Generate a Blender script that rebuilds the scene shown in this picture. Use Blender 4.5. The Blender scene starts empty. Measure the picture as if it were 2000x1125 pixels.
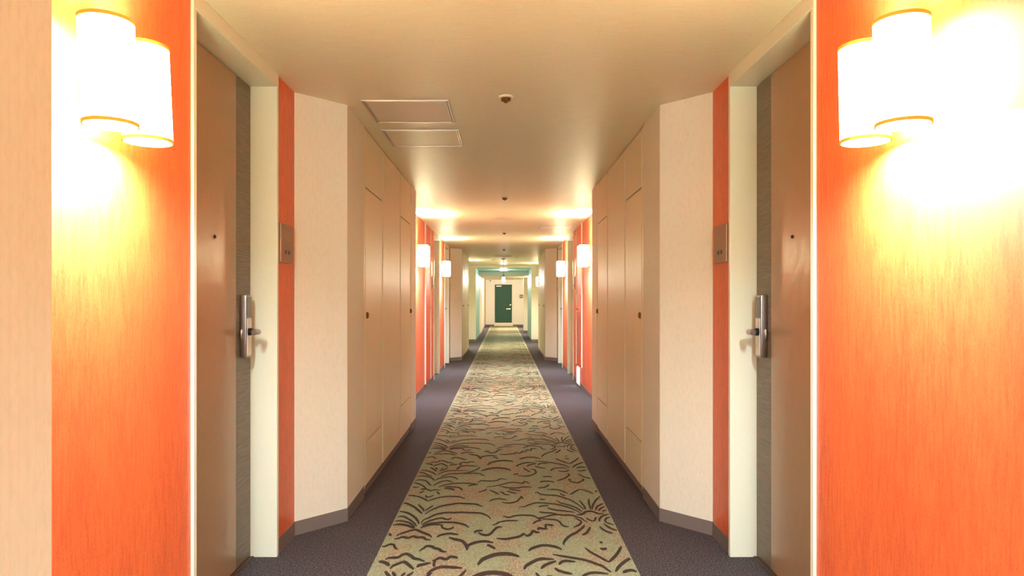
import bpy, bmesh, math, random
from mathutils import Vector, Matrix
random.seed(4)
scn = bpy.context.scene
COL = scn.collection

# ------------------------------------------------------------------ camera, world, exposure
cam_d = bpy.data.cameras.new('camera'); cam = bpy.data.objects.new('camera', cam_d); COL.objects.link(cam)
cam.location = (0, 0, 1.18); cam.rotation_euler = (math.radians(90), 0, 0)
cam_d.sensor_width = 36; cam_d.lens = 24.3; cam_d.shift_x = 0.00825; cam_d.shift_y = 0.01325
cam_d.clip_start = 0.05; cam_d.clip_end = 200
scn.camera = cam
w = bpy.data.worlds.new('world'); scn.world = w; w.use_nodes = True
w.node_tree.nodes['Background'].inputs[0].default_value = (0.9, 0.85, 0.8, 1)
w.node_tree.nodes['Background'].inputs[1].default_value = 0.1
vs = scn.view_settings
vs.view_transform = 'Standard'; vs.look = 'None'; vs.gamma = 1; vs.use_curve_mapping = False
vs.exposure = 0.08
cy = scn.cycles
cy.use_denoising = True; cy.max_bounces = 10; cy.diffuse_bounces = 7; cy.glossy_bounces = 3
cy.sample_clamp_indirect = 4.0; cy.caustics_reflective = False; cy.caustics_refractive = False
BULB_W = 130.0            # each bare bulb, neutral white, shining out of the open ends of its shade
SHADE_E = 36.0           # glow of the linen shade itself, warm
BULB_C = (0.73, 0.87, 1.0)
SHADE_C = (0.90, 0.92, 0.56)

# cool fill light added behind the camera, set in a made-up window
dl = bpy.data.lights.new('rear_fill', 'AREA'); dl.shape = 'RECTANGLE'; dl.size = 1.5; dl.size_y = 1.5; dl.energy = 210; dl.color = (0.66, 0.88, 1.0)
do = bpy.data.objects.new('rear_fill', dl); COL.objects.link(do); do.location = (0, -5.3, 1.15); do.rotation_euler = (math.radians(90), 0, 0)

# ------------------------------------------------------------------ materials
def srgb(r, g, b):
    f = lambda c: (c/255/12.92) if c/255 <= 0.04045 else ((c/255+0.055)/1.055)**2.4
    return (f(r), f(g), f(b), 1)
class NT:
    def __init__(s, name):
        s.m = bpy.data.materials.new(name); s.m.use_nodes = True
        s.t = s.m.node_tree; s.b = s.t.nodes['Principled BSDF']; s.pos = None
    def n(s, typ, **k):
        nd = s.t.nodes.new(typ)
        for a, v in k.items(): setattr(nd, a, v)
        return nd
    def l(s, a, b): s.t.links.new(a, b)
    def coord(s, scale=(1, 1, 1)):
        if s.pos is None: s.pos = s.n('ShaderNodeNewGeometry')
        mp = s.n('ShaderNodeMapping'); mp.inputs['Scale'].default_value = scale
        s.l(s.pos.outputs['Position'], mp.inputs['Vector']); return mp.outputs[0]
    def noise(s, scale, sc=1.0, detail=3, rough=0.55):
        nz = s.n('ShaderNodeTexNoise'); nz.inputs['Scale'].default_value = sc
        nz.inputs['Detail'].default_value = detail; nz.inputs['Roughness'].default_value = rough
        s.l(s.coord(scale), nz.inputs['Vector']); return nz.outputs['Fac']
    def ramp(s, fac, stops):
        r = s.n('ShaderNodeValToRGB'); e = r.color_ramp.elements
        while len(e) < len(stops): e.new(0.5)
        for i, (p, c) in enumerate(stops): e[i].position = p; e[i].color = c
        s.l(fac, r.inputs[0]); return r.outputs[0]
    def mix(s, fac, a, b, mode='MIX'):
        x = s.n('ShaderNodeMix', data_type='RGBA', blend_type=mode)
        for i, v in ((0, fac), (6, a), (7, b)):
            if hasattr(v, 'is_linked'): s.l(v, x.inputs[i])
            else: x.inputs[i].default_value = v
        return x.outputs[2]
    def math(s, op, a, b=0.0):
        x = s.n('ShaderNodeMath', operation=op)
        for i, v in ((0, a), (1, b)):
            if hasattr(v, 'is_linked'): s.l(v, x.inputs[i])
            else: x.inputs[i].default_value = v
        return x.outputs[0]
    def base(s, c):
        if hasattr(c, 'is_linked'): s.l(c, s.b.inputs['Base Color'])
        else: s.b.inputs['Base Color'].default_value = c
    def bump(s, h, strength=0.2, dist=0.002):
        bp = s.n('ShaderNodeBump'); bp.inputs['Strength'].default_value = strength
        bp.inputs['Distance'].default_value = dist
        s.l(h, bp.inputs['Height']); s.l(bp.outputs[0], s.b.inputs['Normal'])
    def set(s, rough=0.5, metal=0.0, spec=0.5, coat=0.0, coat_r=0.1):
        s.b.inputs['Roughness'].default_value = rough; s.b.inputs['Metallic'].default_value = metal
        s.b.inputs['Specular IOR Level'].default_value = spec
        s.b.inputs['Coat Weight'].default_value = coat; s.b.inputs['Coat Roughness'].default_value = coat_r
        return s.m
def plain(name, c, rough=0.5, metal=0.0, spec=0.5, coat=0.0, var=0.04):
    t = NT(name); n = t.noise((1, 1, 1), 60)
    c2 = tuple(max(0, v*(1-var*2)) for v in c[:3])+(1,)
    t.base(t.mix(n, c2, c)); return t.set(rough, metal, spec, coat)
def woven(name, dark, light, rough=0.5, spec=0.4, bump=0.25):
    t = NT(name)
    fine = t.noise((330, 330, 110), 1, 3, 0.8)
    mid = t.noise((120, 120, 14), 1, 3)
    big = t.noise((5, 5, 0.5), 1, 2)
    v = t.math('ADD', t.math('MULTIPLY', fine, 0.45), t.math('ADD', t.math('MULTIPLY', mid, 0.35), t.math('MULTIPLY', big, 0.2)))
    t.base(t.ramp(v, [(0.39, dark), (0.60, light)]))
    t.bump(v, bump, 0.001)
    return t.set(rough, 0, spec)
def stripes(name, base_c, line_c, period=0.011, mottle=0.05, rough=0.55, amt=0.5):
    """pale wall covering with fine upright pin lines and a soft mottle"""
    t = NT(name)
    sep = t.n('ShaderNodeSeparateXYZ'); t.l(t.coord(), sep.inputs[0])
    u = t.math('ADD', sep.outputs[1], sep.outputs[0])
    w_ = t.math('SINE', t.math('MULTIPLY', u, 2*math.pi/period))
    w_ = t.math('POWER', t.math('ADD', t.math('MULTIPLY', w_, 0.5), 0.5), 4)
    big = t.noise((22, 22, 0.35), 1, 2)
    mt = t.noise((70, 70, 30), 1, 4, 0.7)
    c = t.mix(t.math('MULTIPLY', w_, amt), base_c, line_c)
    c = t.mix(t.math('MULTIPLY', big, 0.35), c, line_c)
    d = tuple(v*(1-mottle*3) for v in line_c[:3])+(1,)
    c = t.mix(t.ramp(mt, [(0.45, (0, 0, 0, 1)), (0.75, (0.35, 0.35, 0.35, 1))]), c, d)
    t.base(c); t.bump(mt, 0.15, 0.001)
    return t.set(rough, 0, 0.35)
M = {}
M['orange'] = woven('orange_woven_wallpaper', srgb(198, 70, 14), srgb(238, 112, 46), rough=0.5, spec=0.9, bump=0.35)
M['orange'].node_tree.nodes['Principled BSDF'].inputs['Coat Weight'].default_value = 0.35
M['orange'].node_tree.nodes['Principled BSDF'].inputs['Coat Roughness'].default_value = 0.42
M['beige'] = stripes('beige_striped_wallpaper', srgb(232, 228, 208), srgb(222, 214, 190), period=0.022, amt=0.25)
M['closet'] = stripes('closet_laminate', srgb(242, 231, 198), srgb(228, 213, 176), period=0.013, amt=0.5, rough=0.38)
M['cream'] = plain('cream_gloss_paint', srgb(236, 238, 214), 0.28, 0, 0.5, 0.1, 0.02)
M['teal'] = plain('teal_painted_wall', srgb(160, 205, 196), 0.45, 0, 0.5)
M['beige_paint'] = plain('beige_painted_sill', srgb(232, 214, 184), 0.5)
M['mauve'] = plain('mauve_brown_wall', srgb(190, 160, 140), 0.5)
def m_ceiling():
    t = NT('ceiling_woven_paper')
    a = t.noise((9, 260, 9), 1, 3, 0.7); b = t.noise((60, 420, 60), 1, 2)
    v = t.math('ADD', t.math('MULTIPLY', a, 0.6), t.math('MULTIPLY', b, 0.4))
    t.base(t.ramp(v, [(0.35, srgb(222, 216, 182)), (0.62, srgb(238, 233, 204))]))
    t.bump(v, 0.5, 0.0015); return t.set(0.42, 0, 0.5)
M['ceiling'] = m_ceiling()
M['hatch'] = plain('hatch_smooth_panel', srgb(226, 214, 196), 0.5)
def m_carpet():
    t = NT('charcoal_carpet')
    f = t.noise((150, 110, 150), 1, 4, 0.9); g = t.noise((60, 60, 60), 1, 3); h = t.noise((2, 2, 2), 1, 2)
    c = t.ramp(f, [(0.3, srgb(22, 20, 22)), (0.5, srgb(56, 51, 54)), (0.66, srgb(138, 130, 128))])
    c = t.mix(t.math('MULTIPLY', g, 0.3), c, srgb(58, 51, 54)); c = t.mix(t.math('MULTIPLY', h, 0.25), c, srgb(72, 67, 72))
    t.base(c); t.bump(f, 0.8, 0.004); return t.set(0.95, 0, 0.15)
M['carpet'] = m_carpet()
def m_runner():
    t = NT('green_tan_runner_carpet')
    n = t.noise((5.5, 3.2, 1), 1, 3, 0.5)
    sp = t.noise((260, 85, 100), 1, 3, 0.9)
    green = t.ramp(sp, [(0.34, srgb(104, 112, 84)), (0.5, srgb(138, 142, 112)), (0.66, srgb(172, 174, 140))])
    tan = t.ramp(sp, [(0.36, srgb(98, 86, 64)), (0.5, srgb(142, 131, 105)), (0.64, srgb(188, 174, 138))])
    k = t.ramp(n, [(0.47, (0, 0, 0, 1)), (0.57, (1, 1, 1, 1))])
    t.base(t.mix(k, green, tan)); t.bump(sp, 0.6, 0.003); return t.set(0.95, 0, 0.15)
M['runner'] = m_runner()
M['outline'] = plain('dark_brown_pile', srgb(66, 54, 46), 0.95, 0, 0.1, 0, 0.2)
M['base'] = plain('grey_vinyl_baseboard', srgb(112, 104, 98), 0.55, 0, 0.4)
def m_door():
    t = NT('tan_brown_door_lacquer')
    g = t.noise((30, 30, 30), 1, 3); h = t.noise((3, 3, 3), 1, 3); u = t.noise((9, 9, 9), 1, 2)
    c = t.mix(t.math('MULTIPLY', g, 0.5), srgb(164, 138, 106), srgb(150, 124, 92))
    t.base(t.mix(t.math('MULTIPLY', h, 0.4), c, srgb(142, 118, 88)))
    t.bump(u, 0.4, 0.006); return t.set(0.27, 0, 0.6)
M['door'] = m_door()
def m_stile():
    t = NT('dark_grey_wood_grain')
    g = t.noise((8, 8, 320), 1, 4, 0.7)
    t.base(t.ramp(g, [(0.32, srgb(78, 70, 58)), (0.68, srgb(122, 112, 96))])); return t.set(0.42, 0, 0.4)
M['stile'] = m_stile()
M['steel'] = plain('brushed_steel', srgb(168, 158, 150), 0.3, 1.0)
M['bright'] = plain('bright_satin_nickel', srgb(226, 214, 198), 0.35, 0.75)
M['bronze'] = plain('bronze_plate', srgb(158, 128, 106), 0.4, 0.55)
M['bronze_light'] = plain('bronze_numeral', srgb(178, 146, 116), 0.4, 0.5)
M['dark'] = plain('dark_plastic', srgb(40, 36, 34), 0.4)
M['black'] = plain('black_ring', srgb(18, 20, 18), 0.3)
M['window_grey'] = plain('reader_window_grey', srgb(96, 90, 84), 0.25)
M['gap'] = plain('gap_shade_brown', srgb(70, 52, 40), 0.8)  # dark brown that paints shade into the cupboard gaps
M['alu'] = plain('aluminium_frame', srgb(212, 202, 186), 0.3, 0.8)
M['green_door'] = plain('dark_green_door', srgb(12, 66, 42), 0.65)
M['white'] = plain('white_plastic', srgb(236, 232, 224), 0.4)
M['brass_dark'] = plain('dark_bronze_metal', srgb(120, 98, 56), 0.35, 0.7)
M['slot'] = plain('grey_pink_slot', srgb(176, 120, 100), 0.4)
M['pink'] = plain('pale_pink_panel', srgb(228, 180, 160), 0.4)
M['orange_paint'] = plain('orange_painted_steel', srgb(232, 92, 34), 0.4)
M['red'] = plain('red_lens', srgb(226, 120, 90), 0.4)
def m_emit(name, c, e):
    t = NT(name); t.base((0.8, 0.75, 0.65, 1)); t.set(0.8, 0, 0.1)
    t.b.inputs['Emission Color'].default_value = tuple(c)+(1,); t.b.inputs['Emission Strength'].default_value = e
    return t.m
M['shade'] = m_emit('lit_linen_shade', SHADE_C, SHADE_E)
M['shade_warm'] = m_emit('lit_warm_linen_shade', (1.0, 0.82, 0.52), 26.0)
M['pendant'] = m_emit('lit_pendant_glass', (0.72, 0.88, 1.0), 4.0)
M['foot'] = m_emit('lit_foot_lamp', (0.85, 0.93, 1.0), 5.0)
M['gold'] = m_emit('amber_trim_binding', (0.85, 0.42, 0.05), 0.5); M['gold'].node_tree.nodes['Principled BSDF'].inputs['Base Color'].default_value = srgb(214, 150, 50)  # emission stands in for bulb light glowing through the trim
M['down'] = m_emit('lit_ceiling_lamp', (1.0, 0.93, 0.8), 12.0)
M['frosted'] = plain('pale_sensor_plastic', srgb(250, 240, 215), 0.35)

# ------------------------------------------------------------------ mesh helpers
ORG = {}
def box(bm, x0, x1, y0, y1, z0, z1, bevel=0.0):
    x0, x1 = min(x0, x1), max(x0, x1); y0, y1 = min(y0, y1), max(y0, y1); z0, z1 = min(z0, z1), max(z0, z1)
    v = [bm.verts.new((x, y, z)) for x in (x0, x1) for y in (y0, y1) for z in (z0, z1)]
    fs = [bm.faces.new([v[i] for i in q]) for q in ((0, 1, 3, 2), (4, 6, 7, 5), (0, 4, 5, 1), (2, 3, 7, 6), (0, 2, 6, 4), (1, 5, 7, 3))]
    if bevel:
        es = list({e for f in fs for e in f.edges})
        bmesh.ops.bevel(bm, geom=es, offset=bevel, segments=2, affect='EDGES', profile=0.6)
def prism(bm, pts, z0, z1):
    a = [bm.verts.new((x, y, z0)) for x, y in pts]; b = [bm.verts.new((x, y, z1)) for x, y in pts]
    n = len(pts)
    bm.faces.new(a[::-1]); bm.faces.new(b)
    for i in range(n): bm.faces.new((a[i], a[(i+1) % n], b[(i+1) % n], b[i]))
def lathe(bm, prof, origin=(0, 0, 0), axis='z', seg=28, close=True):
    """prof: list of (radius, height); axis z, x or y"""
    o = Vector(origin); rings = []
    for r, h in prof:
        ring = []
        for k in range(seg):
            a = 2*math.pi*k/seg; c, s_ = r*math.cos(a), r*math.sin(a)
            p = {'z': (c, s_, h), 'x': (h, c, s_), 'y': (c, h, s_)}[axis]
            ring.append(bm.verts.new(o+Vector(p)))
        rings.append(ring)
    for i in range(len(rings)-1):
        for k in range(seg):
            bm.faces.new((rings[i][k], rings[i][(k+1) % seg], rings[i+1][(k+1) % seg], rings[i+1][k]))
    if close:
        if prof[0][0] > 1e-6: bm.faces.new(rings[0][::-1])
        if prof[-1][0] > 1e-6: bm.faces.new(rings[-1])
def make(name, bm, mat, parent=None, smooth=False, loc=None, **props):
    """link bm (built in world coordinates) as one mesh object, its origin at its parent's or at loc"""
    bmesh.ops.recalc_face_normals(bm, faces=bm.faces)
    if parent is not None: o_ = Vector(ORG[parent.name])
    else: o_ = Vector(loc) if loc is not None else Vector((0, 0, 0))
    bmesh.ops.translate(bm, verts=bm.verts, vec=-o_)
    me = bpy.data.meshes.new(name); bm.to_mesh(me); bm.free()
    if smooth:
        for p in me.polygons: p.use_smooth = True
        try: me.set_sharp_from_angle(angle=math.radians(40))
        except Exception: pass
    me.materials.append(mat)
    o = bpy.data.objects.new(name, me); COL.objects.link(o)
    if parent is not None: o.parent = parent
    else: o.location = o_
    ORG[o.name] = tuple(o_)
    for k, v in props.items(): o[k] = v
    return o
def B(*a, **k):
    bm = bmesh.new(); box(bm, *a, **k); return bm
def P(pts, z0, z1):
    bm = bmesh.new(); prism(bm, pts, z0, z1); return bm
def thing(name, loc, **props):
    o = bpy.data.objects.new(name, None); COL.objects.link(o); o.location = loc; o.empty_display_size = 0.1
    ORG[o.name] = tuple(loc)
    for k, v in props.items(): o[k] = v
    return o
def struct(name, bm, mat, parent=None, **props):
    o = make(name, bm, mat, parent, **props)
    if parent is None: o['kind'] = 'structure'
    return o
SIDE = {-1: 'left', 1: 'right'}
H = 2.236; W = 1.055; PX = 0.84; OUT = 1.32
def sx(s, pts): return [(s*x, y) for x, y in pts]

# runner drawing: (pen width, x1,y1,x2,y2...) in mm on the floor, one repeat
STROKES = [(11,[-432,3580,-414,3609,-387,3631,-349,3639,-314,3624]),(11,[-328,3624,-315,3587,-290,3565,-267,3580,-260,3609]),(11,[-592,3495,-577,3491,-563,3461]),(11,[-585,3312,-566,3318,-550,3343,-529,3334,-519,3299,-501,3272]),(11,[-306,3060,-312,3097,-309,3136]),(13,[-535,3461,-525,3488,-501,3516,-475,3544,-448,3555,-420,3523,-393,3495,-373,3474,-358,3441]),(13,[-540,3417,-521,3427,-503,3447,-476,3434,-451,3457,-433,3441,-401,3441,-382,3411,-358,3404]),(13,[-397,3254,-381,3287,-369,3318,-344,3315,-329,3293,-306,3278,-290,3251,-268,3242]),(13,[-538,3144,-523,3167,-486,3172,-470,3204,-452,3216,-428,3192,-409,3161,-386,3150,-356,3122]),(13,[-564,3125,-539,3114,-522,3097,-507,3070]),(13,[-498,3036,-491,3070,-471,3097,-449,3119,-429,3092,-410,3060,-394,3031]),(13,[-382,3052,-377,3076,-358,3089,-327,3106]),(13,[-323,3127,-306,3147,-291,3167,-262,3150,-244,3180,-224,3175,-209,3164]),(13,[-331,2978,-319,3008,-300,3039,-273,3060,-242,3057,-211,3052,-182,3044]),(13,[-332,3441,-321,3471,-293,3491,-268,3498,-227,3481]),(13,[-581,3631,-544,3642,-505,3624,-474,3594,-458,3580]),(15,[-273,3441,-239,3414,-208,3394,-191,3362,-177,3312,-172,3263]),(15,[-172,3275,-173,3318,-156,3349,-128,3375,-88,3385,-49,3365]),(13,[-80,3337,-62,3318,-39,3281]),(13,[-150,3509,-137,3537,-106,3544]),(13,[-129,3516,-109,3485,-81,3474,-63,3502,-47,3558,-29,3598,-7,3598]),(13,[-34,3427,7,3417,46,3434,81,3457,103,3495,107,3502]),(13,[107,3488,118,3464,137,3488,151,3537,167,3519,185,3516]),(13,[178,3551,184,3583,203,3576]),(19,[-115,3081,-98,3141,-78,3169,-43,3204,0,3218,39,3210,72,3181]),(12,[182,3576,228,3568]),(12,[222,3645,218,3576]),(12,[230,3636,263,3623]),(14,[118,3251,131,3282,158,3311,190,3329,228,3322,258,3300,276,3272]),(14,[90,3029,100,3070,124,3107,152,3143,180,3156,229,3149]),(19,[-155,4798,-120,4839,-85,4869,-49,4879,-13,4872,23,4849,52,4805]),(12,[-251,4741,-214,4784,-185,4842,-164,4909]),(12,[-517,4894,-490,4842,-462,4777]),(12,[-483,4887,-460,4835]),(12,[-439,4835,-425,4879]),(12,[-445,4791,-420,4820,-391,4887]),(12,[291,3333,294,3370,316,3431,339,3474,370,3514,397,3564,416,3602,425,3636]),(12,[396,3478,418,3502,437,3551,452,3602]),(12,[501,3610,513,3559,532,3522,554,3502]),(12,[532,3649,550,3585,582,3543]),(12,[467,3366,484,3370]),(12,[459,3289,473,3279,492,3289]),(12,[388,3296,411,3233,441,3179,474,3117]),(12,[473,3114,507,3172,538,3240,566,3318]),(12,[228,3209,264,3192,304,3172,347,3153,385,3127,417,3092,438,3070,455,3027,467,3000]),(12,[164,3036,183,3076,206,3101,239,3127]),(12,[248,3082,260,3114,281,3130,324,3120]),(12,[226,3048,238,3021,264,2997,297,2979]),(12,[487,3003,506,3051,534,3101,566,3146,587,3166]),(12,[517,2991,532,3009,560,3021,582,3000]),(10,[-518,4328,-495,4336,-467,4307,-449,4291,-431,4311,-390,4303]),(10,[-516,4231,-505,4255,-493,4287]),(10,[-412,4271,-388,4204]),(10,[-376,4344,-344,4340,-303,4299]),(10,[-277,4348,-252,4303]),(10,[-591,4192,-558,4184,-518,4165,-481,4124,-456,4087,-447,4065]),(10,[-447,4065,-425,4094,-396,4131,-366,4154,-324,4165,-269,4158,-228,4116]),(10,[-472,4192,-463,4154,-442,4154,-424,4192]),(10,[-494,4001,-473,3952,-456,3911,-445,3865]),(10,[-440,3871,-425,3925,-404,3980]),(10,[-577,3762,-564,3778,-541,3769,-513,3732,-488,3689,-467,3648,-455,3607]),(10,[-581,3695,-557,3701,-530,3689,-504,3671,-481,3636,-463,3602]),(12,[-592,4032,-567,4022,-535,3986,-504,3938,-472,3871,-450,3826]),(12,[-434,3819,-412,3878,-387,3925,-350,3973,-301,4004,-261,4022,-219,4015,-165,4007,-140,3982,-120,3951]),(12,[-587,3865,-560,3858,-527,3832,-502,3794,-478,3750,-458,3695,-446,3648]),(12,[-438,3660,-428,3719,-406,3750,-384,3794,-357,3826,-319,3845,-269,3845,-238,3850,-181,3844,-135,3837,-110,3819,-86,3782,-69,3732]),(12,[-432,3636,-410,3677,-385,3713,-349,3744,-330,3744,-309,3725,-290,3732,-282,3756]),(12,[-425,3613,-410,3642,-374,3660,-333,3674,-296,3677,-257,3671,-218,3648,-197,3625,-181,3590]),(10,[-157,4255,-130,4282,-103,4324]),(10,[-88,4305,-51,4250,-28,4205]),(10,[-24,4259,-6,4250,9,4205,39,4197]),(10,[22,4282,52,4246,82,4232]),(10,[35,4324,70,4305,108,4282]),(10,[-83,4055,-66,4093,-35,4114,-11,4110,21,4085]),(10,[-10,4043,21,4027,54,4035,81,4068,99,4127,105,4170]),(10,[105,4170,118,4110]),(10,[-3,3782,13,3768,35,3761,67,3789,114,3800,159,3789,180,3761,189,3732]),(10,[-59,3630,-40,3647,-25,3677,8,3698,34,3705,78,3705]),(10,[189,3725,201,3746,236,3775]),(10,[155,3650,176,3691,206,3712]),(10,[90,3955,120,3955,143,3987,181,4027,199,4031,249,4024,310,4001,357,3957,390,3912,415,3867,429,3824]),(10,[270,4317,321,4317,347,4302,371,4268,394,4225]),(10,[191,4230,210,4259,224,4215,260,4197,299,4192,332,4173,365,4132,395,4091,419,4030,440,3966,452,3900]),(10,[345,4234,357,4197,374,4178]),(10,[405,4201,438,4263,474,4322]),(10,[474,4322,504,4298,527,4263,550,4215]),(10,[564,4259,582,4293]),(10,[312,4082,331,4034,354,4008,384,3978,412,3937,429,3892,438,3859]),(10,[213,4105,248,4100]),(10,[202,3949,221,3970,261,3978]),(10,[249,3941,267,3912,302,3888,342,3875,398,3848]),(10,[197,3859,226,3844,262,3840,292,3820]),(10,[185,3751,221,3766,254,3793,288,3809,331,3801,374,3797,399,3766,420,3744,434,3703,447,3678]),(10,[207,3729,242,3729,281,3714,298,3685,307,3635,323,3607,341,3607]),(10,[385,3744,401,3722,414,3685,402,3642,383,3614,363,3593]),(10,[449,3751,459,3718,479,3692]),(10,[479,3692,493,3722,503,3766]),(10,[448,4087,457,4008,463,3949,462,3900]),(10,[508,4114,498,4034,494,3957,492,3900]),(10,[501,3900,510,3966,529,4034,550,4096,583,4169]),(10,[516,3883,533,3949,552,3983,586,4025]),(10,[533,3875,548,3916,579,3961]),(10,[551,3867,579,3892]),(10,[511,3685,520,3736,545,3789,582,3816]),(10,[584,3766,563,3751,549,3722,543,3685,558,3656,581,3628]),(10,[528,3656,542,3614,559,3579]),(10,[216,3642,225,3635,255,3635]),(13,[401,3805,427,3809,444,3832,460,3859,483,3871,505,3856,525,3824,555,3828]),(10,[-596,4805,-546,4805,-507,4769,-478,4727,-456,4678]),(10,[-446,4685,-420,4748,-389,4791,-339,4798,-240,4798]),(10,[-586,4755,-544,4727,-510,4672,-480,4644]),(10,[-420,4624,-393,4678,-344,4713,-292,4720,-248,4741]),(10,[-582,4638,-546,4651,-498,4624,-470,4578,-452,4532]),(10,[-452,4532,-432,4578,-395,4617,-355,4631,-322,4604,-298,4551]),(10,[-582,4532,-551,4551,-511,4526,-484,4462,-461,4401]),(10,[-447,4388,-428,4462,-399,4513,-364,4526,-324,4481]),(10,[-271,4713,-208,4727,-159,4706,-129,4644]),(10,[-590,4487,-546,4450,-513,4401,-487,4341]),(10,[-412,4364,-387,4413,-341,4450,-276,4468,-216,4462,-166,4437]),(10,[-229,4394,-195,4425,-163,4437]),(10,[-167,4475,-146,4526,-92,4519,-45,4532,-19,4578,22,4558]),(10,[-109,4376,-44,4407,15,4462,55,4487,94,4475,124,4462,135,4506,155,4487,166,4450]),(10,[-28,4401,21,4358,85,4352,135,4379,180,4370]),(10,[-381,4382,-336,4382,-286,4364,-257,4317]),(10,[-371,4341,-333,4341,-305,4305]),(10,[-594,4370,-532,4364]),(10,[-520,4323,-482,4323]),(10,[-334,4827,-309,4876]),(11,[325,4791,347,4849,392,4879,452,4864]),(11,[382,4798,398,4777,430,4777,459,4820]),(11,[514,4798,541,4791,580,4820]),(11,[508,4713,525,4651,558,4604,595,4578]),(11,[350,4526,387,4564,423,4624,446,4685,435,4713]),(11,[427,4558,442,4506,476,4475,502,4506,528,4551,517,4578]),(11,[427,4558,448,4564]),(11,[64,4685,103,4713]),(11,[95,4665,143,4644,181,4665,211,4713,224,4755,213,4827,185,4842]),(11,[139,4879,159,4813,185,4755]),(11,[262,4624,290,4638,328,4631]),(11,[234,4487,256,4513,306,4513,330,4481]),(11,[214,4352,254,4364,279,4401,291,4437])]
# ------------------------------------------------------------------ setting: floor, ceiling, walls
struct('floor', B(-1.5, 1.5, -5.2, 33.8, -0.12, 0), M['carpet'], label='dark charcoal speckled carpet either side of the patterned runner', category='carpet')
struct('ceiling', B(-1.5, 1.5, -5.2, 20.3, H, H+0.1), M['ceiling'], label='beige woven-paper ceiling over the near corridor', category='ceiling')
struct('ceiling', B(-1.5, 1.5, 20.4, 23.4, 2.177, 2.3), M['teal'], label='lowered teal ceiling beyond the first beam', category='ceiling')
struct('ceiling', B(-1.5, 1.5, 23.5, 26.6, 2.067, 2.3), M['ceiling'], label='lowest beige ceiling before the end room', category='ceiling')
struct('ceiling', B(-1.5, 1.5, 26.6, 33.8, H, H+0.1), M['ceiling'], label='beige ceiling above the green end door', category='ceiling')
struct('trim_1', B(-0.8155, 0.8155, 20.3, 20.4, 2.177, H+0.1), M['beige'], label='beige lintel beam above the teal passage', category='beam')
struct('trim_2', B(-0.8155, 1.0545, 23.4, 23.5, 2.067, 2.3), M['beige'], label='beige lintel beam behind the teal passage', category='beam')

def wall_seg(s, y0, y1, mat, label, x=W, z0=0.07):
    o = struct('wall_'+SIDE[s], B(s*x, s*OUT, y0, y1, z0, H), mat, label=label, category='wall')
    struct('baseboard_'+SIDE[s], B(s*(x-0.003), s*OUT, y0, y1, 0, z0), M['base'],
           label='grey vinyl baseboard under the ' + label, category='baseboard')
    return o
def plinth_name(s): return 'baseboard_'+SIDE[s]

def door_frame(s, parent, y0, y1, zt=2.173):
    """cream steel frame: two jambs with proud casings and a head that reaches the ceiling"""
    xf, xb = 1.045, 1.23
    for k, (a, b) in enumerate(((y0-0.025, y0), (y1, y1+0.025))):
        make('door_jamb', B(s*xf, s*xb, a, b, 0, zt, bevel=0.003), M['cream'], parent)
    make('door_head', B(s*xf, s*xb, y0-0.025, y1+0.025, zt, H, bevel=0.003), M['cream'], parent)

def lock_set(s, parent, yl, d):
    """card lock on the latch stile; yl: middle of the body, d=+1 when the latch edge is the far one"""
    xp = 1.166
    bm = bmesh.new(); box(bm, s*xp, s*1.137, yl-0.033, yl+0.033, 0.931, 1.209, bevel=0.006)
    lk = make('card_lock', bm, M['steel'], parent, smooth=True, label='steel card lock body')
    make('reader_window', B(s*1.138, s*1.1345, yl-0.024, yl+0.028, 1.108, 1.2, bevel=0.001), M['window_grey'], lk)
    make('lock_cover', B(s*1.138, s*1.1350, yl-0.024, yl+0.028, 0.94, 1.104, bevel=0.001), M['bright'], lk)
    bm = bmesh.new(); yh = yl-d*0.012; zh = 1.045
    lathe(bm, [(0.0, -1.140), (0.010, -1.140), (0.010, -1.133), (0.0175, -1.132), (0.0175, -1.118), (0.0, -1.117)], (0, yh, zh), 'x', 24)
    for v in bm.verts: v.co.x = -v.co.x*s*1.0
    make('handle_rosette', bm, M['black'], lk, smooth=True)
    # lever: out from the rosette, round elbow, then along the leaf away from the latch edge
    bm = bmesh.new(); path = [(1.119, yh)]
    for k in range(7):
        a = math.pi/2*k/6
        path.append((1.1-0.0*k-0.012*math.sin(a), yh-d*0.012*(1-math.cos(a))))
    path.append((1.088, yh-d*0.062))
    rings = []
    for i, (x, y) in enumerate(path):
        p0 = path[max(i-1, 0)]; p1 = path[min(i+1, len(path)-1)]
        t = Vector((s*(p1[0]-p0[0]), p1[1]-p0[1], 0)).normalized(); nrm = Vector((-t.y, t.x, 0))
        r = 0.0125 if i > 0 else 0.0115
        rings.append([bm.verts.new(Vector((s*x, y, zh))+nrm*r*math.cos(2*math.pi*k/16)+Vector((0, 0, r*math.sin(2*math.pi*k/16)))) for k in range(16)])
    for i in range(len(rings)-1):
        for k in range(16): bm.faces.new((rings[i][k], rings[i][(k+1) % 16], rings[i+1][(k+1) % 16], rings[i+1][k]))
    bm.faces.new(rings[0]); bm.faces.new(rings[-1][::-1])
    make('lever_handle', bm, M['steel'], lk, smooth=True)
    bm = bmesh.new(); lathe(bm, [(0.0, 0.0), (0.012, 0.0), (0.012, 0.004), (0.008, 0.007), (0.0, 0.008)], (0, 0, 0), 'y', 20)
    for v in bm.verts:
        v.co = Vector((s*1.158+v.co.x*0.6, yl-d*0.033-d*v.co.y, 1.035+v.co.z*1.9))
    make('key_cover', bm, M['steel'], lk, smooth=True)

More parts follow.
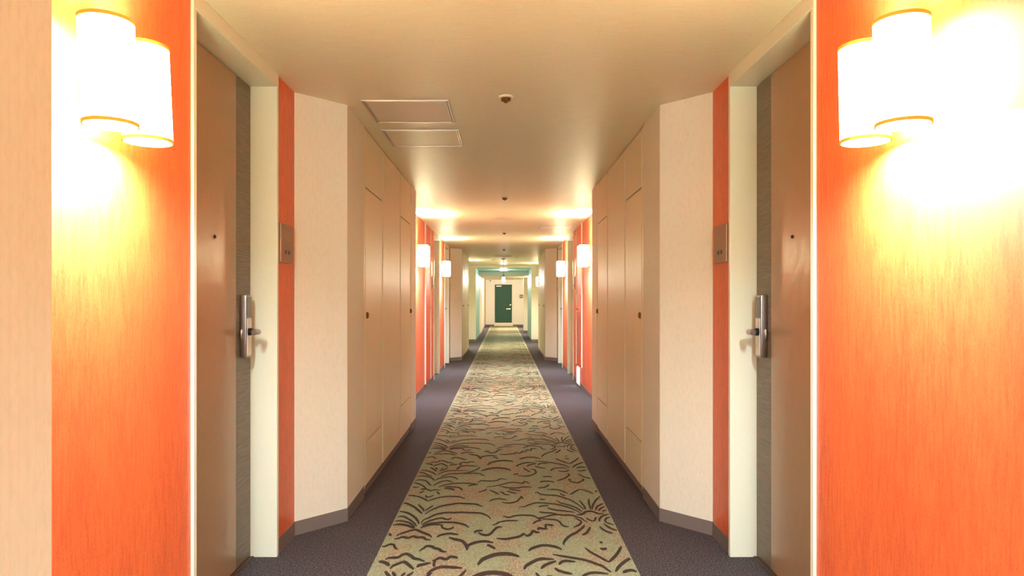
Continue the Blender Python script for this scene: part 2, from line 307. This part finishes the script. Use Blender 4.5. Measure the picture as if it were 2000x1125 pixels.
door_n = [0]
def guest_door(s, y0, y1, d, label):
    """leaf recessed in its frame: brown leaf, dark grained latch stile, card lock, door viewer"""
    door_n[0] += 1
    t = thing('door_%d' % door_n[0], (s*1.166, (y0+y1)/2, 0), kind='structure', label=label, category='door')
    door_frame(s, t, y0, y1)
    xs = 1.166; st = 0.176
    ys = (y1-st, y1-0.004) if d > 0 else (y0+0.004, y0+st)
    yb = (y0+0.004, y1-st) if d > 0 else (y0+st, y1-0.004)
    lf = make('door_leaf', B(s*xs, s*(xs+0.04), yb[0], yb[1], 0.012, 2.168, bevel=0.001), M['door'], t)
    make('latch_stile', B(s*(xs+0.0005), s*(xs+0.04), ys[0], ys[1], 0.012, 2.168, bevel=0.001), M['stile'], t, label='dark grey wood-grain latch stile')
    yl = (y1-0.102) if d > 0 else (y0+0.102)
    lock_set(s, t, yl, d)
    bm = bmesh.new(); yp = (y0+y1)/2+d*0.015
    lathe(bm, [(0.0045, 0), (0.0075, 0), (0.0075, 0.004), (0.0045, 0.003), (0.0045, 0.001), (0, 0.001)], (0, 0, 0), 'x', 20)
    for v in bm.verts: v.co = Vector((s*(xs-v.co.x), yp+v.co.y, 1.442+v.co.z))
    make('door_viewer', bm, M['dark'], t, smooth=True)
    make('threshold', B(s*1.152, s*(xs+0.04), y0, y1, 0, 0.006, bevel=0.001), M['gap'], t)
    return t

def text_mesh(txt, size):
    cu = bpy.data.curves.new('t', 'FONT'); cu.body = txt; cu.size = size; cu.align_x = 'CENTER'; cu.align_y = 'CENTER'; cu.extrude = 0.0008
    ob = bpy.data.objects.new('t', cu); COL.objects.link(ob)
    bpy.context.view_layer.update()
    me = bpy.data.meshes.new_from_object(ob.evaluated_get(bpy.context.evaluated_depsgraph_get()))
    bpy.data.objects.remove(ob); bm = bmesh.new(); bm.from_mesh(me); bpy.data.meshes.remove(me); return bm
def room_plate(s, yc, label, txt=None, w_=0.19):
    t = thing('room_plate', (s*W, yc, 1.457), label=label, category='sign', group='room number plates beside the doors')
    make('plate', B(s*W, s*1.040, yc-w_/2, yc+w_/2, 1.366, 1.548, bevel=0.002), M['bronze'], t)
    for k in (-1, 1):
        make('indicator_button', B(s*1.041, s*1.037, yc+k*0.026-0.011, yc+k*0.026+0.011, 1.407, 1.425, bevel=0.001), M['dark'], t)
    if txt:
        bm = text_mesh(txt, 0.062)
        for v in bm.verts: v.co = Vector((s*(1.0398-v.co.z), yc-s*v.co.x, 1.492+v.co.y))
        make('room_number', bm, M['bronze_light'], t)
    return t

def pier(s, y0, y1, tag, far_label):
    """beige pier with canted near corner; its corridor face carries two utility cupboards"""
    cy0, cy1 = y0+0.44, y1-0.34
    pts = [(OUT, y0-0.23), (W, y0-0.23), (PX, y0), (PX, cy0), (PX+0.03, cy0), (PX+0.03, cy1), (PX, cy1), (PX, y1), (W, y1+0.23), (OUT, y1+0.23)]
    struct('wall_'+SIDE[s], P(sx(s, pts), 0.07, H), M['beige'], label=tag, category='wall')
    pb = [(OUT, y0-0.2301), (W-0.003, y0-0.2301), (PX-0.003, y0-0.001), (PX-0.003, cy0), (PX+0.012, cy0), (PX+0.012, cy1), (PX-0.003, cy1), (PX-0.003, y1), (W, y1+0.23), (OUT, y1+0.23)]
    struct('baseboard_'+SIDE[s], P(sx(s, pb), 0, 0.07), M['base'], label='grey vinyl baseboard around the '+tag, category='baseboard')
    L = cy1-cy0
    ya = cy0+0.055; yb = ya+L*0.284; yc = yb+L*0.382+0.03; yd = cy1-0.004
    g = 0.008; xb = PX+0.0299
    def cupboard(a, b, knob_y, label):
        t = thing('utility_cupboard', (s*xb, (a+b)/2, 0), label=label, category='cupboard', group='utility cupboards flush in the piers')
        make('upper_panel', B(s*(PX+0.003), s*(PX+0.026), a+g+0.006, b-g-0.006, 1.882, H-0.006, bevel=0.0015), M['closet'], t)
        dr = make('cupboard_door', B(s*(PX+0.003), s*(PX+0.026), a+g+0.006, b-g-0.006, 0.326, 1.872, bevel=0.0015), M['closet'], t)
        make('lower_panel', B(s*(PX+0.003), s*(PX+0.026), a+g+0.006, b-g-0.006, 0.055, 0.316, bevel=0.0015), M['closet'], t)
        bm = bmesh.new()
        lathe(bm, [(0.015, 0), (0.016, 0.008), (0.011, 0.013), (0.006, 0.011), (0.0, 0.011)], (0, 0, 0), 'x', 20)
        for v in bm.verts: v.co = Vector((s*(PX+0.003-v.co.x), knob_y+v.co.y, 1.095+v.co.z*1.3))
        make('turn_latch', bm, M['brass_dark'], dr, smooth=True)
        for yy in (a, b):
            bm = bmesh.new(); box(bm, s*(PX+0.0015), s*(PX+0.026), yy-0.003, yy+0.003, 0.07, H-0.004, bevel=0.002)
            make('edge_strip', bm, M['closet'], t)
    struct('wall_'+SIDE[s], B(s*(PX+0.0265), s*xb, cy0+0.001, cy1-0.001, 0.07, H-0.002), M['gap'], label='dark sheet painting the gap shade behind the cupboards of the '+tag, category='wall')  # added dark sheet, imitates the shade seen between the panels
    cupboard(ya, yb, ya+0.045, 'narrow beige cupboard at the %s end of the %s' % ('near', tag))
    cupboard(yc, yd, yd-0.03, 'narrow beige cupboard at the %s end of the %s' % ('far', tag))
    t = thing('fixed_panel', (s*xb, (yb+yc)/2, 0), label='plain beige panel between the cupboards of the '+tag, category='panel', group='plain panels between cupboards')
    make('panel_board', B(s*(PX+0.0015), s*(PX+0.026), yb+g+0.008, yc-0.04, 0.055, H-0.006, bevel=0.0015), M['closet'], t)
    make('filler_strip', B(s*(PX+0.0105), s*(PX+0.026), yc-0.026, yc-0.012, 0.055, H-0.006, bevel=0.0015), M['closet'], t)
    make('filler_strip', B(s*(PX+0.001), s*(PX+0.026), cy0+0.010, ya-0.014, 0.045, H-0.006, bevel=0.0015), M['closet'], t)

def sconce(s, yc, label, dz=0.0, xw=W, lean=0.0, group='twin cylinder wall lights'):
    """two linen cylinders side by side on one back plate; a bulb in each"""
    zt, zb, r, xc = 1.857+dz, 1.603+dz, 0.061, xw-0.10
    t = thing('wall_light', (s*xw, yc, zb), label=label, category='lamp', group=group)
    make('back_plate', B(s*xw, s*(xw-0.012), yc-0.022, yc+0.022, zb+0.07, zb+0.17, bevel=0.003), M['bright'], t)
    bm = bmesh.new(); box(bm, s*(xw-0.012), s*(xc-0.004), yc-0.004, yc+0.004, zb+0.118, zb+0.126); box(bm, s*(xc-0.004), s*(xc+0.004), yc-0.087, yc+0.087, zb+0.118, zb+0.126)
    make('bracket_arm', bm, M['bright'], t)
    for k, yy in enumerate((yc-0.087, yc+0.087)):
        bm = bmesh.new(); seg = 40
        ri = r-0.0015
        lathe(bm, [(r, zb), (r, zt), (ri, zt), (ri, zb), (r, zb)], (s*xc, yy, 0), 'z', seg, close=False)
        bmesh.ops.remove_doubles(bm, verts=bm.verts, dist=1e-5)
        for v in bm.verts: v.co.x += lean*(zt-v.co.z)
        sh = make('lamp_shade', bm, M['shade_warm' if yc > 15 else 'shade'], t, smooth=True)
        for z0, z1 in ((zt-0.008, zt+0.001), (zb-0.001, zb+0.0075)):
            bm = bmesh.new(); lathe(bm, [(r+0.0012, z0), (r+0.0012, z1), (ri-0.001, z1), (ri-0.001, z0), (r+0.0012, z0)], (s*xc, yy, 0), 'z', seg, close=False)
            bmesh.ops.remove_doubles(bm, verts=bm.verts, dist=1e-5)
            for v in bm.verts: v.co.x += lean*(zt-v.co.z)
            make('shade_trim', bm, M['gold'], sh, smooth=True)
        bm = bmesh.new()
        lathe(bm, [(0.0, 0), (0.012, 0), (0.012, 0.03), (0.0, 0.032)], (s*xc, yy, zb+0.11), 'z', 16)
        make('lamp_holder', bm, M['white'], t, smooth=True)
        for up in (-1, 1):
            ld = bpy.data.lights.new('bulb', 'POINT'); ld.energy = BULB_W*(0.62 if up < 0 else 0.40); ld.color = BULB_C if yc < 15 else (1.0, 0.92, 0.80); ld.shadow_soft_size = 0.034
            lo = bpy.data.objects.new('bulb', ld); COL.objects.link(lo); lo.parent = t
            zz = zb+0.038 if up < 0 else zb+0.16
            lo.location = Vector((s*xc, yy, zz))-Vector(ORG[t.name])
    return t

# near ends of the corridor behind and beside the camera
bm = bmesh.new(); box(bm, -1.5, -0.76, -5.2, -5.0, 0, H); box(bm, 0.76, 1.5, -5.2, -5.0, 0, H); box(bm, -0.76, 0.76, -5.2, -5.0, 0, 0.39); box(bm, -0.76, 0.76, -5.2, -5.0, 1.91, H)
struct('wall_front', bm, M['beige'], label='beige end wall behind the camera', category='wall')
wn = thing('added_window_1', (0, -5.1, 0.39), kind='structure', label='added unseen window in the end wall behind the camera', category='window')  # made-up window around the added fill light
for a, b, c, d in ((-0.76, -0.71, 0.39, 1.91), (0.71, 0.76, 0.39, 1.91), (-0.71, 0.71, 0.39, 0.44), (-0.71, 0.71, 1.86, 1.91), (-0.02, 0.02, 0.44, 1.86)):
    make('added_window_frame', B(a, b, -5.13, -5.07, c, d), M['white'], wn)
for s in (-1, 1):
    sd = SIDE[s]; e = 1.285 if s < 0 else 1.02
    wall_seg(s, -5.0, -1.7, M['orange'], 'orange wall behind the camera on the '+sd)
    struct('wall_'+sd, B(s*PX, s*OUT, -1.7, e, 0.07, H), M['beige'], label='flat beige pier face at the very %s edge' % sd, category='wall')
    struct('baseboard_'+sd, B(s*(PX-0.003), s*OUT, -1.7, e, 0, 0.07), M['base'], label='grey baseboard of the beige pier at the very %s edge' % sd, category='baseboard')
    wall_seg(s, e, 2.331, M['orange'], 'nearest %s orange wall holding the big twin light' % sd)
    guest_door(s, 2.356, 3.189, 1, 'tan brown guest room door nearest on the '+sd)
    wall_seg(s, 3.214, 3.485, M['orange'], 'narrow orange strip right after the nearest %s door' % sd)
    pier(s, 3.715, 6.62 if s < 0 else 6.56, 'near %s beige pier' % sd, '')
    y0 = 6.85 if s < 0 else 6.79
    wall_seg(s, y0, 9.26, M['orange'], 'orange wall behind the near %s pier' % sd)
    wall_seg(s, 9.99, 10.41, M['orange'], 'orange strip before the second %s door' % sd)
    guest_door(s, 10.435, 11.29, -1, 'second guest room door along the %s wall' % sd)
    wall_seg(s, 11.315, 12.33, M['orange'], 'orange wall between the second and third %s doors' % sd)
    guest_door(s, 12.355, 13.25, 1, 'third guest room door along the %s wall, just before the far pier' % sd)
    wall_seg(s, 13.275, 13.66, M['orange'], 'orange sliver before the far %s pier' % sd)
    pier(s, 13.89, 16.75, 'far %s beige pier' % sd, '')
    wall_seg(s, 16.98, 20.3, M['beige'], 'beige wall between the far %s pier and the teal passage' % sd)
    struct('wall_'+sd, B(s*0.816, s*OUT, 20.3, 20.4, 0.07, H), M['beige'], label='beige end face on the %s of the teal passage' % sd, category='wall')
    struct('baseboard_'+sd, B(s*0.813, s*OUT, 20.297, 20.4, 0, 0.07), M['base'], label='baseboard below the beige end face on the %s of the teal passage' % sd, category='baseboard')
    struct('wall_'+sd, B(s*0.816, s*OUT, 20.4, 23.4, 0.07, 2.177), M['teal'], label='teal %s wall of the passage' % sd, category='wall')
    struct('baseboard_'+sd, B(s*0.813, s*OUT, 20.4, 23.4, 0, 0.07), M['base'], label='baseboard below the teal %s wall' % sd, category='baseboard')
def far_seg(sd, s, x, y0, y1, mat, label, z1=H):
    struct('wall_'+sd, B(s*x, s*OUT, y0, y1, 0.07, z1), mat, label=label, category='wall')
    struct('baseboard_'+sd, B(s*(x-0.003), s*OUT, y0-0.003 if y0 > 26.4 else y0, y1, 0, 0.07), M['base'], label='baseboard below the '+label, category='baseboard')
far_seg('left', -1, 0.816, 23.4, 26.6, M['beige'], 'beige left wall behind the teal passage')
far_seg('left', -1, 0.87, 26.6, 33.5, M['mauve'], 'brownish left wall of the end room')
far_seg('right', 1, 1.055, 23.4, 26.5, M['beige'], 'recessed right wall behind the teal passage')
far_seg('right', 1, 0.77, 26.5, 27.0, M['beige'], 'jutting beige pier before the end room')
far_seg('right', 1, 1.1, 27.0, 33.5, M['beige'], 'right wall of the end room')
struct('wall_back', B(-1.5, 1.5, 33.5, 33.7, 0.0, H), M['beige'], label='beige end wall around the green door', category='wall')
struct('baseboard_back', B(-0.87, -0.47, 33.49, 33.5, 0, 0.07), M['base'], label='baseboard left of the green end door', category='baseboard')
struct('baseboard_back', B(0.46, 1.1, 33.49, 33.5, 0, 0.07), M['base'], label='baseboard right of the green end door', category='baseboard')

# end door on its raised sill
t = thing('door_%d' % (door_n[0]+1), (0, 33.5, 0), kind='structure', label='dark green steel door closing the far end of the corridor', category='door')
make('door_leaf', B(-0.395, 0.38, 33.455, 33.49, 0.16, 1.975, bevel=0.003), M['green_door'], t)
make('door_jamb', B(-0.415, -0.397, 33.44, 33.5, 0.157, 2.0), M['green_door'], t)
make('door_jamb', B(0.382, 0.40, 33.44, 33.5, 0.157, 2.0), M['green_door'], t)
make('door_head', B(-0.415, 0.40, 33.44, 33.5, 1.978, 2.0), M['green_door'], t)
make('door_sill', B(-0.46, 0.45, 33.36, 33.5, 0, 0.156, bevel=0.006), M['beige_paint'], t, label='pale raised sill')
make('lever_handle', B(0.13, 0.31, 33.39, 33.41, 0.80, 0.845, bevel=0.008), M['bright'], t)
make('handle_rosette', B(0.29, 0.34, 33.405, 33.46, 0.79, 0.86, bevel=0.008), M['bright'], t)
make('dead_lock', B(0.30, 0.36, 33.43, 33.46, 0.99, 1.05, bevel=0.008), M['bright'], t)
make('door_closer', B(-0.36, -0.10, 33.40, 33.455, 1.90, 1.955, bevel=0.006), M['white'], t)

# ------------------------------------------------------------------ runner carpet with its leaf drawing
def half(y): return 0.583+max(0, min(1, (y-3)/22))*0.04
bm = bmesh.new(); ys = [-4.9+k*(33.35+4.9)/24 for k in range(25)]
top = []
for y in ys:
    a, b = -half(y)-0.004, half(y)+0.004
    top.append([bm.verts.new((a, y, 0)), bm.verts.new((a, y, 0.005)), bm.verts.new((b, y, 0.005)), bm.verts.new((b, y, 0))])
for i in range(24):
    for k in range(4): bm.faces.new((top[i][k], top[i][(k+1) % 4], top[i+1][(k+1) % 4], top[i+1][k]))
bm.faces.new(top[0]); bm.faces.new(top[-1])
runner = make('carpet_runner', bm, M['runner'], label='long olive green and tan runner with dark leaf outlines down the corridor', category='carpet')
PER = 1.885
def catmull(pts, n=4):
    if len(pts) < 3:
        return [(pts[0][0]+(pts[-1][0]-pts[0][0])*t/3, pts[0][1]+(pts[-1][1]-pts[0][1])*t/3) for t in range(4)]
    p = [pts[0]]+pts+[pts[-1]]; out = []
    for i in range(1, len(p)-2):
        for k in range(n):
            t = k/n; r = []
            for c in (0, 1):
                a, b, c_, d = p[i-1][c], p[i][c], p[i+1][c], p[i+2][c]
                r.append(0.5*(2*b+(c_-a)*t+(2*a-5*b+4*c_-d)*t*t+(3*b-a-3*c_+d)*t**3))
            out.append(tuple(r))
    out.append(pts[-1]); return out
RX, RY = 0.0055, 0.0125
tile = []
for wd, fl in STROKES:
    pts = [(fl[i]/1000, fl[i+1]/1000) for i in range(0, len(fl), 2)]
    c = catmull(pts); q = RX/RY; n = len(c); rib = []
    for i, (x, y) in enumerate(c):
        a = c[max(i-1, 0)]; b = c[min(i+1, n-1)]
        tx, ty = b[0]-a[0], (b[1]-a[1])*q; L = math.hypot(tx, ty) or 1
        e = min(i, n-1-i)/(n-1)
        r = RX*wd/10*(0.45+0.55*min(1, e*5))
        nx, ny = -ty/L*r, tx/L*r/q
        rib.append(((x+nx, y+ny), (x-nx, y-ny)))
    tile.append(rib)
bm = bmesh.new()
for k in range(-2, 17):
    for si, rib in enumerate(tile):
        prev = None; zz = 0.0062+si*4e-6
        for (a, b) in rib:
            ya, yb = a[1]+k*PER, b[1]+k*PER
            if max(abs(a[0]), abs(b[0])) > half(ya) or ya > 33.2: prev = None; continue
            cur = (bm.verts.new((a[0], ya, zz)), bm.verts.new((b[0], yb, zz)))
            if prev: bm.faces.new((prev[0], cur[0], cur[1], prev[1]))
            prev = cur
make('leaf_outline_pile', bm, M['outline'], runner, kind='stuff')

# ------------------------------------------------------------------ lights on the walls
for s in (-1, 1):
    sd = SIDE[s]
    sconce(s, 1.747, 'large glowing twin-cylinder wall light on the nearest %s orange wall' % sd, lean=0.045 if s < 0 else 0.02)
    sconce(s, 8.29, 'glowing twin wall light just past the near %s pier' % sd)
    sconce(s, 11.55, 'small glowing wall light between the second and third %s doors' % sd)
    sconce(s, 18.95 if s > 0 else 17.6, 'tiny wall light past the far %s pier before the teal passage' % sd)
    sconce(s, -2.6, 'added unseen twin wall light behind the camera on the '+sd)  # lamps out of view, put in to light the near walls
sconce(1, 24.9, 'added wall light out of view in the recess behind the teal passage')  # unseen lamp, added to brighten the passage
sconce(1, 30.0, 'added wall light hidden in the end room', xw=1.1)  # unseen lamp, added to brighten the end room

def downlight(y, z, label, power):
    t = thing('ceiling_lamp', (0, y, z), label=label, category='lamp')
    bm = bmesh.new(); lathe(bm, [(0, 0), (0.16, 0), (0.16, -0.02), (0.145, -0.02), (0.14, -0.012), (0, -0.012)], (0, y, z), 'z', 32)
    make('lamp_rim', bm, M['white'], t, smooth=True)
    bm = bmesh.new(); lathe(bm, [(0, -0.0125), (0.138, -0.0125), (0.12, -0.03), (0, -0.036)], (0, y, z), 'z', 32)
    make('diffuser', bm, M['down'], t, smooth=True)
    ld = bpy.data.lights.new('lamp', 'POINT'); ld.energy = power; ld.color = (1.0, 0.94, 0.84); ld.shadow_soft_size = 0.08
    lo = bpy.data.objects.new('lamp', ld); COL.objects.link(lo); lo.parent = t; lo.location = (0, 0, -0.13)
downlight(21.6, 2.177, 'round flat ceiling lamp in the teal passage', 22)
downlight(29.5, H, 'added round flat ceiling lamp out of view in the end room', 300)  # hidden behind the beam, added to brighten the end wall

# room plates
room_plate(-1, 3.325, 'bronze room number plate beside the nearest left door', '415')
room_plate(1, 3.325, 'bronze room number plate beside the nearest right door', '414')
for s in (-1, 1):
    room_plate(s, 10.26, 'small bronze plate before the second %s door' % SIDE[s])
    room_plate(s, 13.42, 'small bronze plate after the third %s door' % SIDE[s])

# ------------------------------------------------------------------ service doors in the orange walls
for s in (-1, 1):
    sd = SIDE[s]
    if s < 0:
        t = thing('shaft_door', (s*W, 9.62, 0), label='orange floor-to-ceiling service door with white edge trims in the left wall', category='door')
        z0 = 0.07
    else:
        t = thing('hydrant_cabinet', (s*W, 9.62, 0), label='orange fire cabinet with white edge trims above the glowing foot lamp in the right wall', category='cabinet')
        z0 = 0.29
    make('cabinet_door', B(s*(W-0.004), s*(W+0.03), 9.30, 9.955, z0+0.01, H-0.01, bevel=0.002), M['orange_paint'], t)
    make('edge_trim', B(s*(W-0.014), s*(W+0.03), 9.262, 9.297, z0, H-0.002, bevel=0.002), M['white'], t)
    make('edge_trim', B(s*(W-0.010), s*(W+0.03), 9.958, 9.988, z0, H-0.002, bevel=0.002), M['white'], t)
    make('cabinet_back', B(s*(W+0.031), s*(W+0.06), 9.2601, 9.9899, 0.0 if s < 0 else 0.29, H-0.001), M['gap'], t)
    struct('wall_'+sd, B(s*(W+0.061), s*OUT, 9.26, 9.99, 0, H), M['gap'], label='dark wall behind the orange service door on the '+sd, category='wall')
    if s < 0:
        bm = bmesh.new(); lathe(bm, [(0.018, 0), (0.018, 0.006), (0.009, 0.008), (0, 0.008)], (0, 0, 0), 'x', 18)
        for v in bm.verts: v.co = Vector((s*(W-0.004-v.co.x), 9.88+v.co.y, 1.09+v.co.z))
        make('turn_latch', bm, M['steel'], t, smooth=True)
        make('kick_strip', B(s*(W-0.006), s*(W+0.03), 9.30, 9.955, 0, 0.068), M['base'], t)
    else:
        struct('wall_right', B(s*(W-0.001), s*(W+0.06), 9.262, 9.988, 0.07, 0.284), M['orange'], label='orange wall strip below the fire cabinet', category='wall')
        struct('baseboard_right', B(s*(W-0.003), s*(W+0.06), 9.262, 9.988, 0, 0.07), M['base'], label='baseboard below the fire cabinet', category='baseboard')
        make('signal_panel', B(s*(W-0.010), s*(W-0.004), 9.50, 9.88, 1.03, 1.28, bevel=0.002), M['pink'], t)
        bm = bmesh.new(); lathe(bm, [(0.03, 0), (0.03, 0.01), (0.02, 0.03), (0, 0.036)], (0, 0, 0), 'x', 20)
        for v in bm.verts: v.co = Vector((s*(W-0.010-v.co.x), 9.69+v.co.y, 1.09+v.co.z))
        make('alarm_lens', bm, M['red'], t, smooth=True)
        make('window_slot', B(s*(W-0.009), s*(W-0.0045), 9.56, 9.72, 0.40, 0.97, bevel=0.002), M['slot'], t)
        make('pull_handle', B(s*(W-0.015), s*(W-0.0045), 9.57, 9.60, 0.80, 0.96, bevel=0.003), M['bronze'], t)
        t2 = thing('foot_lamp', (s*W, 9.66, 0.03), label='glowing white foot lamp at floor level under the fire cabinet', category='lamp')
        make('lamp_frame', B(s*(W-0.012), s*(W-0.0015), 9.50, 9.82, 0.02, 0.27, bevel=0.003), M['white'], t2)
        make('diffuser', B(s*(W-0.018), s*(W-0.0125), 9.515, 9.805, 0.035, 0.255, bevel=0.002), M['foot'], t2)

# ------------------------------------------------------------------ on the ceiling
def hatch(x0, x1, y0, y1, mat, label):
    t = thing('ceiling_hatch', ((x0+x1)/2, (y0+y1)/2, H), label=label, category='hatch', group='square access hatches in the ceiling')
    make('hatch_panel', B(x0+0.02, x1-0.02, y0+0.02, y1-0.02, H-0.004, H-0.0002, bevel=0.0008), mat, t)
    for (a, b, c, d) in ((x0, x1, y0, y0+0.009), (x0, x1, y1-0.009, y1), (x0, x0+0.009, y0+0.0092, y1-0.0092), (x1-0.009, x1, y0+0.0092, y1-0.0092)):
        make('frame_rail', B(a, b, c, d, H-0.006, H-0.0002, bevel=0.0015), M['alu'], t)
    for (a, b, c, d) in ((x0+0.0135, x1-0.0135, y0+0.0135, y0+0.019), (x0+0.0135, x1-0.0135, y1-0.019, y1-0.0135), (x0+0.0135, x0+0.019, y0+0.0192, y1-0.0192), (x1-0.019, x1-0.0135, y0+0.0192, y1-0.0192)):
        make('frame_bead', B(a, b, c, d, H-0.0065, H-0.0002, bevel=0.001), M['alu'], t)
hatch(-0.747, -0.287, 3.61, 4.07, M['hatch'], 'smooth pale ceiling hatch, nearer of the pair over the left side')
hatch(-0.752, -0.272, 4.235, 4.69, M['ceiling'], 'papered ceiling hatch, farther of the pair over the left side')
hatch(0.50, 0.96, 9.62, 10.07, M['ceiling'], 'papered ceiling hatch over the right side, far down the corridor')
def sprinkler(y, label, x=0.012):
    t = thing('sprinkler', (x, y, H), label=label, category='sprinkler', group='sprinklers along the ceiling centre line')
    bm = bmesh.new(); lathe(bm, [(0.0, 0), (0.037, 0), (0.036, -0.005), (0.028, -0.009), (0.0, -0.009)], (x, y, H), 'z', 32)
    make('ceiling_rose', bm, M['frosted'], t, smooth=True)
    bm = bmesh.new(); lathe(bm, [(0.0, -0.009), (0.026, -0.009), (0.027, -0.014), (0.022, -0.019), (0.0, -0.019)], (x, y, H), 'z', 32)
    make('heat_ring', bm, M['brass_dark'], t, smooth=True)
    for k in range(8):
        a = 2*math.pi*k/8+0.2; bm = bmesh.new()
        box(bm, -0.0015, 0.0015, 0.010, 0.025, H-0.024, H-0.0185)
        bmesh.ops.transform(bm, matrix=Matrix.Translation((x, y, 0)) @ Matrix.Rotation(a, 4, 'Z'), verts=bm.verts)
        make('fin', bm, M['brass_dark'], t)
    bm = bmesh.new(); lathe(bm, [(0.0, -0.019), (0.011, -0.019), (0.012, -0.028), (0.008, -0.033), (0.0, -0.034)], (x, y, H), 'z', 20)
    make('detector_tip', bm, M['brass_dark'], t, smooth=True)
for y, lb in ((3.56, 'nearest dark bronze ceiling sprinkler beside the hatches'), (6.99, 'second ceiling sprinkler from the front, over the end of the near piers'),
              (10.56, 'third ceiling sprinkler from the front'), (13.98, 'fourth ceiling sprinkler, over the far piers')):
    sprinkler(y, lb)
t = thing('ceiling_speaker', (0.0, 8.82, H), label='thin round disc flush in the ceiling beyond the second sprinkler', category='speaker')
bm = bmesh.new(); lathe(bm, [(0.0, 0), (0.107, 0), (0.105, -0.005), (0.098, -0.007), (0.0, -0.007)], (0, 8.82, H), 'z', 36)
make('speaker_cover', bm, M['hatch'], t, smooth=True)
bm = bmesh.new(); lathe(bm, [(0.107, 0.0), (0.112, 0.0), (0.112, -0.004), (0.107, -0.004), (0.107, 0.0)], (0, 8.82, H), 'z', 36, close=False)
make('speaker_rim', bm, M['alu'], t, smooth=True)
t = thing('ceiling_diffuser', (0.0, 15.95, H), label='wide round air diffuser on the ceiling between the far piers', category='vent')
for r0, r1, dz in ((0.15, 0.21, 0.02), (0.09, 0.14, 0.03), (0.0, 0.08, 0.038)):
    bm = bmesh.new(); lathe(bm, [(r0, -dz), (r1, -dz+0.016), (r1, -dz+0.020), (r0, -dz+0.006), (r0, -dz)] if r0 else [(0, -dz), (r1, -dz+0.016), (r1, -dz+0.020), (0, -dz+0.020)], (0, 15.95, H), 'z', 36, close=False)
    make('diffuser_ring', bm, M['hatch'], t, smooth=True)
bm = bmesh.new(); lathe(bm, [(0, -0.02), (0.06, -0.02), (0.16, -0.001), (0.16, 0.0), (0, 0)], (0, 15.95, H), 'z', 24)
make('diffuser_neck', bm, M['hatch'], t)
for x, y, lb in ((-0.26, 17.3, 'tiny pale ceiling sensor left of the pendant'), (0.31, 16.4, 'tiny pale ceiling sensor right of the round diffuser')):
    bm = bmesh.new(); lathe(bm, [(0, 0), (0.045, 0), (0.043, -0.012), (0.02, -0.03), (0, -0.031)], (x, y, H), 'z', 24)
    bmesh.ops.translate(bm, verts=bm.verts, vec=(0, 0, 0))
    o = make('ceiling_sensor', bm, M['frosted'], None, smooth=True, loc=(x, y, H), label=lb, category='sensor')
t = thing('pendant_light', (0, 17.0, H), label='bluish-white glowing pendant hanging on a thin rod in the far corridor', category='lamp')
bm = bmesh.new(); lathe(bm, [(0, 0), (0.05, 0), (0.045, -0.02), (0, -0.022)], (0, 17, H), 'z', 24); make('canopy', bm, M['dark'], t, smooth=True)
bm = bmesh.new(); lathe(bm, [(0.004, -0.02), (0.004, -0.40)], (0, 17, H), 'z', 10); make('rod', bm, M['dark'], t, smooth=True)
bm = bmesh.new(); lathe(bm, [(0, -0.39), (0.03, -0.40), (0.035, -0.44), (0, -0.45)], (0, 17, H), 'z', 24); make('lamp_cap', bm, M['steel'], t, smooth=True)
bm = bmesh.new(); lathe(bm, [(0, -0.44), (0.03, -0.45), (0.045, -0.50), (0.045, -0.55), (0.03, -0.59), (0, -0.60)], (0, 17, H), 'z', 28); make('glass_shade', bm, M['pendant'], t, smooth=True)

# ------------------------------------------------------------------ on the end wall
t = thing('wall_sign', (0.87, 33.5, 1.43), label='small dark sign with a pale mark on the end wall right of the green door', category='sign')
make('sign_board', B(0.775, 0.975, 33.485, 33.5, 1.354, 1.512, bevel=0.002), M['dark'], t)
make('sign_mark', B(0.80, 0.86, 33.482, 33.486, 1.40, 1.465), M['bronze_light'], t)
make('sign_mark', B(0.885, 0.945, 33.482, 33.486, 1.40, 1.465), M['bronze_light'], t)
t = thing('security_camera', (-0.64, 33.5, 2.19), label='small dark sensor high on the end wall left of the green door', category='sensor')  # plain dark sensor of unknown type
make('mount', B(-0.67, -0.61, 33.46, 33.5, 2.17, 2.21, bevel=0.003), M['dark'], t)
bm = bmesh.new(); lathe(bm, [(0, 0), (0.025, 0), (0.025, 0.06), (0, 0.065)], (-0.64, 33.40, 2.18), 'y', 16); make('sensor_body', bm, M['dark'], t, smooth=True)
